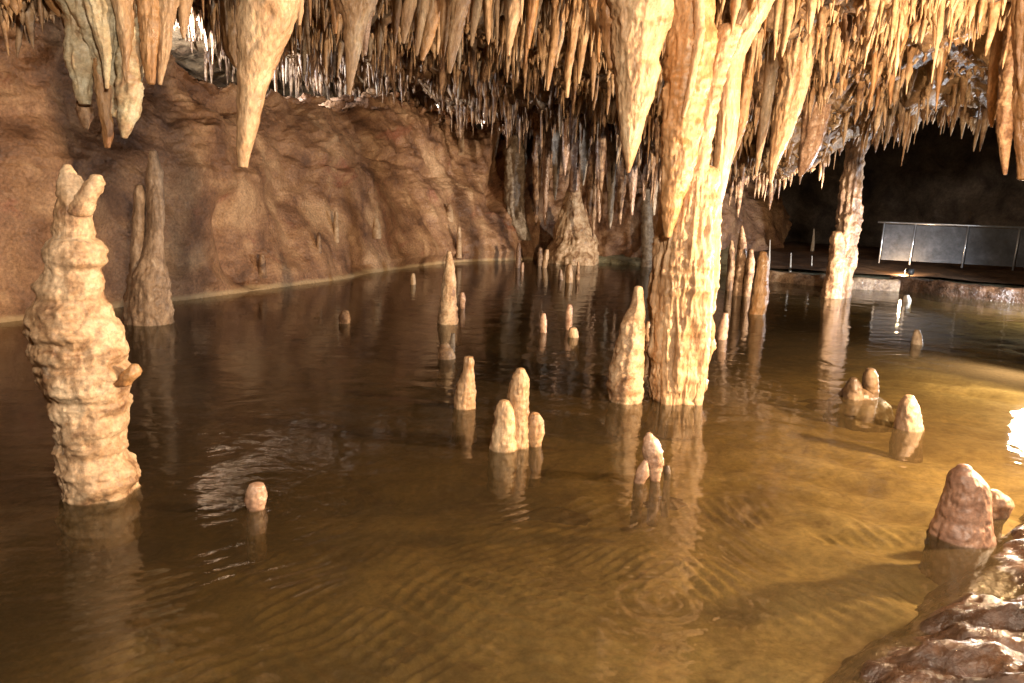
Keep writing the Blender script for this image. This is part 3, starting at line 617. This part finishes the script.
tite('short cream stalactite hugging the right side of the big blunt cone', [(0,296,304),(15,297,303),(25,298,301)], 6.6, m_calc_pale, 124)
tite('pale bluish white stump hanging behind the left side of the blunt cone', [(38,222,240),(52,224,240),(66,233,240)], 13.5, m_calc_pale, 125)
for i, (rows, Y, mt, lab) in enumerate([
 ([(0,338,376),(20,341,369),(45,344,362),(70,345,356),(94,347,351)], 8.5, m_calc_pale, 'long sharp stalactite nearest the right of the big blunt cone'),
 ([(0,329,341),(15,331,339),(33,334,337)], 8.8, m_calc_amber, 'short amber stalactite left of the long sharp one'),
 ([(0,364,377),(25,363,371),(55,363,367)], 8.9, m_calc_pink, 'thin pinkish stalactite touching the right of the long sharp one'),
 ([(0,404,418),(20,401,412),(43,402,405)], 9.0, m_calc_pale, 'mid length cream stalactite third along the bright central row'),
 ([(0,421,431),(25,417,425),(55,415,418)], 9.2, m_calc_pale, 'thin cream stalactite near the middle of the bright central row'),
 ([(0,428,446),(20,425,440),(40,422,434),(60,420,424)], 9.6, m_calc_amber, 'amber drape stalactite left of the bright leaning spear'),
 ([(0,452,471),(25,450,465),(50,448,458),(73,448,451)], 8.7, m_calc_pale, 'bright leaning spear stalactite in the middle of the top edge'),
 ([(0,440,452),(30,440,449),(56,442,445)], 9.3, m_calc_amber, 'amber stalactite just left of the bright leaning spear'),
 ([(0,473,483),(20,471,479),(46,470,473)], 9.5, m_calc_pale, 'small cream stalactite just right of the bright leaning spear'),
 ([(0,504,524),(25,505,518),(55,506,510)], 10, m_calc_pale, 'pale fan based stalactite right of centre at the top edge'),
 ([(0,528,540),(30,526,534),(48,527,530)], 10.2, m_calc_amber, 'amber stalactite between two pale spears right of centre'),
 ([(0,552,566),(40,549,560),(70,546,553),(90,546,549)], 10.5, m_calc_pale, 'long pale spear first left of the broad amber stalactite group'),
 ([(0,570,583),(40,567,577),(70,564,572),(97,565,569)], 10.4, m_calc_pale, 'long pale spear with a bright tip nearest the broad amber stalactite'),
 ([(30,578,590),(55,577,585),(83,577,580)], 10.8, m_calc_pale, 'shorter pale spear between the long spear and the broad amber stalactite'),
 ([(0,588,602),(30,594,600),(62,597,600)], 9.8, m_calc_amber, 'slim amber stalactite touching the left edge of the broad one'),
 ([(60,779,813),(85,781,809),(110,776,800),(140,771,789),(165,768,778),(183,769,772)], 10.8, m_calc_pale, 'broad topped pale stalactite with a needle tip right of the great column'),
 ([(80,764,776),(120,759,770),(150,756,763),(176,755,757)], 11.4, m_calc_pale, 'narrow stalactite between the great column and the needle tipped one'),
 ([(90,740,752),(120,737,748),(145,733,740),(168,727,730)], 11.4, m_calc_amber, 'thin leaning stalactite close right of the great column'),
 ([(95,800,832),(120,802,828),(145,800,822),(165,798,812),(176,798,802)], 13.2, m_calc_pink, 'reddish curtain stalactite left of the slender rugged column'),
 ([(-10,1014,1045),(50,1014,1042),(100,1015,1036),(140,1016,1032),(178,1018,1028)], 4.6, m_calc_amber, 'brown stalactite cut off by the right edge of the photo'),
 ([(100,998,1016),(120,996,1014),(145,999,1010),(174,1003,1007)], 9.5, m_calc_brown, 'dark stalactite beside the one at the right edge'),
 ([(92,987,999),(110,988,997),(127,990,993)], 10.0, m_calc_amber, 'short amber stalactite at the far right above the black void')]):
    tite(lab, rows, Y, mt, 130+i)

# ---- drapery curtains of the back alcove, each its own thing
alc = 'drapery columns crowding the back alcove'
k = 0
for (x, y0, y1, w, Y) in [(537,150,222,9,25),(546,146,226,8,25.4),(556,140,200,8,24.6),(590,140,215,10,23),(600,150,222,9,22.6),(611,150,228,9,22.4),(621,175,224,8,22),(633,150,215,9,21.5),(584,135,185,9,22),(602,120,190,9,20.5),(645,140,200,8,22),(655,150,215,8,22),(594,190,240,5,23.5),(566,130,175,8,22)]:
    me, foot = dripstone([(y0-40, x-w*.7+3, x+w*.8+3), (y0, x-w*.6+1, x+w*.6+1), ((y0+y1)/2, x-w*.45, x+w*.45), (y1-8, x-w*.25-1, x+w*.25-1), (y1, x-w*.12-1, x+w*.1-1)], Y, name='stalactite', seed=200+k, mode='tite', flute=.14, bump=.08)
    localise(me, foot); o = link('stalactite', me, [m_calc_brown, m_calc_pink, m_calc_grey][k % 3]); o.location = foot; k += 1
    o['label'] = 'brown draped stalactite reaching low in the back alcove left of the great column'; o['category'] = 'stalactite'; o['group'] = alc

# ---- many repeats: prototypes with their own wrinkles, copied one by one
def proto(seed, mat, flute=.08, pw=.9):
    n, nth = 34, 16
    z = np.linspace(0, -1, n); th = np.linspace(0, 2*np.pi, nth, endpoint=False)
    r = .5*((1+z)**pw*.92+.08); r *= 1+.5*np.exp(-(-z)*9)
    Zg, Tg = np.meshgrid(z, th, indexing='ij'); ct, st = np.cos(Tg), np.sin(Tg)
    q = lambda a, b, o: np.stack([ct*a+seed*7.1+o, st*a+o, Zg*b], -1)
    R = r[:, None]*(1+flute*3*ridged(q(1.6, 1.5, 0), 3, seed)+.16*fbm(q(1, 9, 3), 3, seed+1)+.12*fbm(q(3, 18, 5), 2, seed+2))
    bend = .25*vn(np.stack([z*2+seed, z*0, z*0], -1), seed)[:, None]
    Vv = np.stack([R*ct+bend*(-Zg), R*st, Zg], -1)
    tip = Vv[-1].mean(0)+np.array([0, 0, -.01]); Vv = np.concatenate([Vv, np.repeat(tip[None, None, :], nth, 1)+ (Vv[-1:]-Vv[-1].mean(0))*.05], 0)
    me = mesh_np('stalactite', Vv, grid_q(n+1, nth, True)); me.materials.append(mat); return me
PR = [proto(300+i, [m_straw, m_calc_pale, m_calc_amber, m_straw, m_calc][i % 5], pw=[.8, 1.1, .6][i % 3]) for i in range(12)]
PRD = [proto(330+i, [m_calc_grey, m_calc_brown][i % 2], pw=.6) for i in range(4)]

def project(p):
    v = np.asarray(p)-np.array([0, 0, EYE]); zf = v@_F
    return 512+FPX*(v@CR)/zf, 341.5-FPX*(v@CU)/zf
def scatter(xr, yr, n, Lr, rr, protos, label, group, screen=None, mind=.22, seed=0):
    rg = random.Random(seed); pts = []; tries = 0; first = {}
    while len(pts) < n and tries < n*200:
        tries += 1
        x, y = rg.uniform(*xr), rg.uniform(*yr); z = float(ceil_z(x, y)); 
        L = rg.uniform(*Lr)*(0.7+.6*rg.random()); R = rg.uniform(*rr)
        u, v = project((x, y, z-L)); u0, v0 = project((x, y, z))
        if screen and not screen(u, v, u0, v0): continue
        if not (-20 < u < 1044 and v > -2): continue
        if any((x-a)**2+(y-b)**2 < mind**2 for a, b in pts): continue
        pts.append((x, y))
        me = rg.choice(protos)
        o = bpy.data.objects.new('stalactite', me) if me.name not in first else first[me.name].copy()
        first.setdefault(me.name, o); COL.objects.link(o)
        o.location = (x, y, z+.08); o.scale = (R*2, R*2, L+.08); o.rotation_euler = (rg.uniform(-.04, .04), rg.uniform(-.04, .04), rg.uniform(0, 6.28))
        o['label'] = label; o['category'] = 'stalactite'; o['group'] = group
    return pts
def pxr(a, b): return lambda u, v, u0, v0: a < u < b
scatter((-5, 2.5), (9, 12), 55, (.35, .95), (.04, .09), PR, 'cream stalactite in the bright row along the top edge left of the great column', 'bright row of stalactites at the top edge', lambda u, v, u0, v0: 300 < u < 610 and v < 75, .25, 1)
scatter((-9, 3), (14.5, 27), 60, (.3, .9), (.04, .09), PRD, 'dark grey stalactite in the far part of the chamber above the mud wall ridge', 'far dark stalactites above the ridge', lambda u, v, u0, v0: 265 < u < 520 and v < 103, .35, 2)
scatter((.5, 5), (13, 23), 55, (.3, .85), (.04, .08), PR, 'brown stalactite on the low middle ceiling between top row and back alcove', 'stalactites of the low middle ceiling', lambda u, v, u0, v0: 510 < u < 660 and 60 < v < 175, .25, 3)
scatter((2.5, 10), (8, 17), 95, (.25, .8), (.035, .08), PR, 'cream stalactite on the sloping ceiling right of the great column', 'stalactites covering the right ceiling', lambda u, v, u0, v0: u > 700 and 10 < v < 185, .25, 4)

# ---- uncountable thin straws and ribs covering the ceiling
def straws(name, xr, yr, n, Lr, rr, mat, seed, screen=None, nth=6, nr=6, label=None):
    g = np.random.default_rng(seed)
    x = g.uniform(*xr, n); y = g.uniform(*yr, n); z = ceil_z(x, y)
    L = g.uniform(*Lr, n)*g.uniform(.35, 1.2, n); R = g.uniform(*rr, n)
    cl = fbm(np.stack([x*1.1, y*1.1, x*0], -1), 2, seed)
    L *= np.clip(.75+cl*1.8, .15, 1.9)*np.clip(1.25-.06*np.clip(x, 0, 12), .5, 1)
    cl2 = fbm(np.stack([x*2.3, y*2.3, x*0], -1), 2, seed+5)
    v = np.stack([x, y, z-EYE-L*.5], -1); zf = v@_F; u = 512+FPX*(v@CR)/zf; w = 341.5-FPX*(v@CU)/zf
    keep = (g.uniform(-.5, .5, n) < cl2*1.6+.22-.35*np.exp(-((x+1.5)/3.2)**2-((y-10)/4.5)**2)) & (zf > 1) & (u > -80) & (u < 1110) & (w > -160)
    if screen is not None: keep &= screen(u, w)
    x, y, z, L, R = [q[keep] for q in (x, y, z, L, R)]; n = len(x)
    t = np.linspace(0, 1, nr); th = np.linspace(0, 2*np.pi, nth, endpoint=False)
    prof = 1.2*(1-t)**.6+.14
    Rg = R[:, None]*prof[None, :]*(1+.35*g.standard_normal((n, nr)).clip(-1.5, 1.5))
    Rg = Rg[:, :, None]*(1+.22*g.standard_normal((n, 1, nth)).clip(-1.5, 1.5))
    lean = g.normal(0, .035, (n, 2))
    ph = g.uniform(0, 6.28, (n, 1, 1)); T = th[None, None, :]+ph
    V = np.empty((n, nr, nth, 3))
    V[..., 0] = x[:, None, None]+Rg*np.cos(T)+lean[:, 0, None, None]*t[None, :, None]
    V[..., 1] = y[:, None, None]+Rg*np.sin(T)+lean[:, 1, None, None]*t[None, :, None]
    V[..., 2] = z[:, None, None]+.06-(L[:, None, None]+.06)*t[None, :, None]
    V = np.concatenate([V, V[:, -1:].mean(2, keepdims=True)+(V[:, -1:]-V[:, -1:].mean(2, keepdims=True))*.05-np.array([0, 0, .01])], 1); nr += 1
    q = grid_q(nr, nth, True)
    Q = (q[None]+(np.arange(n)*nr*nth)[:, None, None]).reshape(-1, 4)
    print(name, n)
    return link(name, mesh_np(name, V, Q), mat, kind='stuff', label=label)
straws('soda_straws', (-9, 11), (6, 17), 19000, (.12, .55), (.014, .052), m_straw, 401, label='thin straws and ribs bristling all over the near cave ceiling')
straws('far_soda_straws', (-10, 8), (16, 31), 7000, (.2, .8), (.03, .075), m_calc_brown, 402, nth=5, nr=5, label='grey straws bristling on the far cave ceiling')

# ------------------------------------------------------------------ kerb, path and railing at the right
def wall_strip(name, pts, h, wdt, mat, seed, label, cat, top=None):
    pts = np.array(pts, float); d = np.r_[0, np.cumsum(np.linalg.norm(np.diff(pts, axis=0), axis=1))]
    n = int(d[-1]/.06); s = np.linspace(0, d[-1], n)
    c = np.stack([np.interp(s, d, pts[:, 0]), np.interp(s, d, pts[:, 1])], -1)
    tg = np.gradient(c, axis=0); tg /= np.linalg.norm(tg, axis=1, keepdims=True); nn = np.stack([-tg[:, 1], tg[:, 0]], -1)
    prof = np.array([(-.5, -.5), (-.5, -.1), (-.5, .5), (-.48, .85), (-.38, .97), (-.15, 1.0), (.15, 1.0), (.38, .97), (.5, .85), (.5, .3), (.5, -.5)])
    V = np.empty((n, len(prof), 3))
    V[..., :2] = c[:, None]+nn[:, None]*(prof[None, :, :1]*wdt)
    V[..., 2] = prof[None, :, 1]*h
    V += .06*np.stack([fbm(V*2.5, 3, seed), fbm(V*2.5, 3, seed+1), fbm(V*2.5, 3, seed+2)*.9], -1)
    foot = (c[0, 0], c[0, 1], 0); me = mesh_np(name, V, grid_q(n, len(prof))); localise(me, foot)
    o = link(name, me, mat); o.location = foot; o['label'] = label; o['category'] = cat
    return o
a, b, c_, d_ = W(762, 280), W(838, 288), W(896, 291), W(897, 292)
wall_strip('stone_kerb', [a[:2], b[:2], c_[:2]], .30, .35, m_kerb, 501, 'low rough stone kerb edging the pool behind the slender rugged column', 'kerb')
e_, f_ = W(950, 296), W(1050, 306)
wall_strip('stone_kerb', [W(893, 290)[:2]+np.array([.1, .25]), e_[:2], f_[:2], (15, 14.5)], .36, .4, m_bank, 502, 'darker stone kerb running to the right edge below the railing', 'kerb')
# path surface behind the kerb
gx = np.arange(7.2, 16, .1); gy = np.arange(0, 1, .02)
GX, Tt = np.meshgrid(gx, gy, indexing='ij')
Ys = np.interp(GX, [7.2, 9.3, 11.2, 12.6, 16], [21.6, 20.6, 20.1, 19.0, 16.5])
GY = Ys + Tt*9
GZ = .34+.42*np.clip(Tt*1.6, 0, 1)**1.2 + .05*fbm(np.stack([GX, GY, GX*0], -1)*1.2, 3, 44)
link('path', mesh_np('path', np.stack([GX, GY, GZ], -1), grid_q(len(gx), len(gy))), m_path, kind='structure')
def box_me(name, x0, x1, y0, y1, z0, z1, bev=0):
    import bmesh
    bm = bmesh.new(); bmesh.ops.create_cube(bm, size=1)
    for v in bm.verts: v.co = ((x0+x1)/2+v.co.x*(x1-x0), (y0+y1)/2+v.co.y*(y1-y0), (z0+z1)/2+v.co.z*(z1-z0))
    if bev: bmesh.ops.bevel(bm, geom=bm.edges[:], offset=bev, segments=2, affect='EDGES')
    me = bpy.data.meshes.new(name); bm.to_mesh(me); bm.free(); return me
def tube_me(name, p, q, r, nth=10):
    p, q = np.array(p, float), np.array(q, float); d = (q-p)/np.linalg.norm(q-p)
    u = np.cross(d, [0, 0, 1.] if abs(d[2]) < .9 else [1., 0, 0]); u /= np.linalg.norm(u); w = np.cross(d, u)
    th = np.linspace(0, 2*np.pi, nth, endpoint=False); ring = np.cos(th)[:, None]*u+np.sin(th)[:, None]*w
    V = np.array([p+ring*.001, p+ring*r, q+ring*r, q+ring*.001]); return mesh_np(name, V, grid_q(4, nth, True))
YR = 21.0
rA, rB = D(878, 222, YR), D(1060, 229, YR-1.5)
rt = thing('railing', (rA[0], rA[1], .7), 'metal handrail on thin leaning posts with dull grey panels beside the path', 'railing')
def rchild(n, me, m):
    me.transform(Matrix.Translation(Vector(rt.location)).inverted()); return link(n, me, m, rt)
rchild('handrail', tube_me('handrail', rA, rB, .028), m_metal)
for px in (885, 918, 972, 1022.5, 1056):
    t_ = (px-878)/(1060-878); top = rA+(rB-rA)*t_
    rchild('post', tube_me('post', (top[0]-.02, top[1], .62), top, .022), m_metal)
seg = [(885, 918), (918, 972), (972, 1022.5), (1022.5, 1056)]
for (p0, p1) in seg:
    A_ = rA+(rB-rA)*((p0-878)/182); B_ = rA+(rB-rA)*((p1-878)/182)
    dd = (B_-A_)/np.linalg.norm(B_-A_); A2, B2 = A_+dd*.03, B_-dd*.03; nr_ = np.array([-dd[1], dd[0], 0])*.012
    zt0, zt1 = A_[2]-.05, B_[2]-.05
    Vp = []
    for s_ in (-1, 1):
        for (pt, zz) in ((A2, .72), (B2, .72), (B2, zt1), (A2, zt0)):
            Vp.append((pt[0]+nr_[0]*s_, pt[1]+nr_[1]*s_, zz))
    rchild('panel', mesh_np('panel', Vp, [(0,1,2,3),(7,6,5,4),(0,4,5,1),(1,5,6,2),(2,6,7,3),(3,7,4,0)], False), m_panel)

# thin posts and pegs beyond the kerb
mats_w = plain('pale_peg', (.6, .55, .48), .5)
for (x, y0, y1, Y, w, lab) in [(790, 253, 272, 21.8, 2.2, 'thin pale peg standing behind the kerb, left of two'), (811, 256, 272, 22.0, 2, 'thin pale peg standing behind the kerb, right of two'), (769, 240, 262, 21.5, 2, 'thin curved pale peg right behind the far stalagmite group'),
                               (813, 229, 243, 25, 3, 'small bright crooked spike in the dark opening')]:
    single('stalagmite', lab, 'stalagmite', [(y0, x-w*.2+1, x+w*.2+1), ((y0+y1)/2, x-w*.4+.6, x+w*.4+.6), (y1, x-w*.6, x+w*.6)], Y, mats_w, seed=int(x), base=.2)

# submerged dark rocks on the bed
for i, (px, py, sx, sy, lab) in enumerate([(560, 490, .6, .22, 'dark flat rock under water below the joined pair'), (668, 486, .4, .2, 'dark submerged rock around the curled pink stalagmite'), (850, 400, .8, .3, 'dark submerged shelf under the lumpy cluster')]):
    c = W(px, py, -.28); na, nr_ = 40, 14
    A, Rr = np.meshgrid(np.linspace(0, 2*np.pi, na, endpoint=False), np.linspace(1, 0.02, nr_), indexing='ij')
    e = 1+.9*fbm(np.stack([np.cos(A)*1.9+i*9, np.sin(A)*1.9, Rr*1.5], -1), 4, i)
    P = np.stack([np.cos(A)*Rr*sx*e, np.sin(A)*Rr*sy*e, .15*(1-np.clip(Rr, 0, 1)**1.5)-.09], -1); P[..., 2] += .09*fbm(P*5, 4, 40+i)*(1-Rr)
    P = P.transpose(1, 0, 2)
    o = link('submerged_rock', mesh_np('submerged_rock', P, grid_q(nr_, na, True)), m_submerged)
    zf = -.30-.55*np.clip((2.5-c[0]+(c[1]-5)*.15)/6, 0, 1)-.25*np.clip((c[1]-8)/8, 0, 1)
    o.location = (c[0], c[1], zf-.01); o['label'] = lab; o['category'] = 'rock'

# ------------------------------------------------------------------ lamps
def lamp_fixture(loc, aim, label, col, power, radius=.08, spot=None, blend=.6):
    loc = Vector(loc); aim = Vector(aim)
    dr = (aim-loc).normalized()
    t = thing('flood_lamp', loc, label, 'lamp')
    hs = tube_me('housing', np.array(-dr*.20), np.array(-dr*.03), .085, 16); link('housing', hs, m_black, t)
    ln = tube_me('lens', np.array(-dr*.03), np.array(-dr*.02), .075, 16)
    link('lens', ln, plain('lamp_lens', (.9, .9, .85), .2, 0, col, 30), t)
    st = tube_me('stand', np.array(-dr*.12), np.array((-dr[0]*.12, -dr[1]*.12, -loc.z-.3)), .02, 8); link('stand', st, m_black, t)
    ld = bpy.data.lights.new('lamp_light', 'SPOT' if spot else 'POINT'); ld.energy = power; ld.color = col; ld.shadow_soft_size = radius
    if spot: ld.spot_size = math.radians(spot); ld.spot_blend = blend
    lo = bpy.data.objects.new('lamp_light', ld); COL.objects.link(lo); lo.parent = t; lo.location = dr*.03
    lo.rotation_euler = dr.to_track_quat('-Z', 'Y').to_euler()
    return t
WARM = (1, .70, .42); WARMW = (1, .84, .66); COOL = (.88, .93, 1)
lamp_fixture((5.6, 4.9, 1.9), (0, 8.5, 2.3), 'warm flood lamp on the bank outside the right edge of view', WARM, 4200, .12, 165)
lamp_fixture((6.9, 9.5, .75), (3, 8, -.1), 'white flood lamp at the pool edge outside the right of view', WARMW, 1300, .16, 178)
lamp_fixture((9.7, 12.5, .9), (1.6, 24, 1.8), 'added warm white lamp outside the view brightening the back alcove', WARMW, 7000, .1, 46)  # extra source added to brighten the back alcove
lamp_fixture((12.3, 15.8, .9), (8.5, 16.5, -.2), 'cool white lamp by the path outside the right of view', COOL, 2300, .16, 178)
lamp_fixture((-8.9, 18.5, 4.9), (-7.8, 21.5, 5.9), 'cool lamp hidden behind the ridge of the mud wall', COOL, 3600, .1, 170)
lamp_fixture((-3.0, 30.5, 4.6), (-3, 22, 5.4), 'dim neutral lamp behind the far end of the ridge', WARMW, 900, .1, 165)
lamp_fixture((1.6, -1.5, 4.1), (-1, 7, .5), 'added warm fill lamp under the ceiling behind the viewer', WARMW, 3300, .35, 165)  # soft fill added behind the camera, fixture invented for it
lamp_fixture(tuple(D(905, 275, 20.35)+np.array([0, 0, .10])), tuple(D(870, 268, 21.2)), 'tiny glowing path lamp on the kerb below the railing', WARM, 90, .04, None)
w = bpy.data.worlds.new('World'); SC.world = w; w.use_nodes = True
w.node_tree.nodes['Background'].inputs[0].default_value = (1, .8, .6, 1); w.node_tree.nodes['Background'].inputs[1].default_value = .02

# ------------------------------------------------------------------ render settings
SC.view_settings.view_transform = 'Standard'; SC.view_settings.look = 'None'; SC.view_settings.gamma = 1; SC.view_settings.exposure = .25
cy = SC.cycles
cy.use_denoising = True
cy.use_adaptive_sampling = True; cy.adaptive_threshold = .03; cy.max_bounces = 6; cy.diffuse_bounces = 2; cy.glossy_bounces = 2; cy.transmission_bounces = 4; cy.transparent_max_bounces = 8
cy.caustics_reflective = False; cy.caustics_refractive = False; cy.sample_clamp_indirect = 4
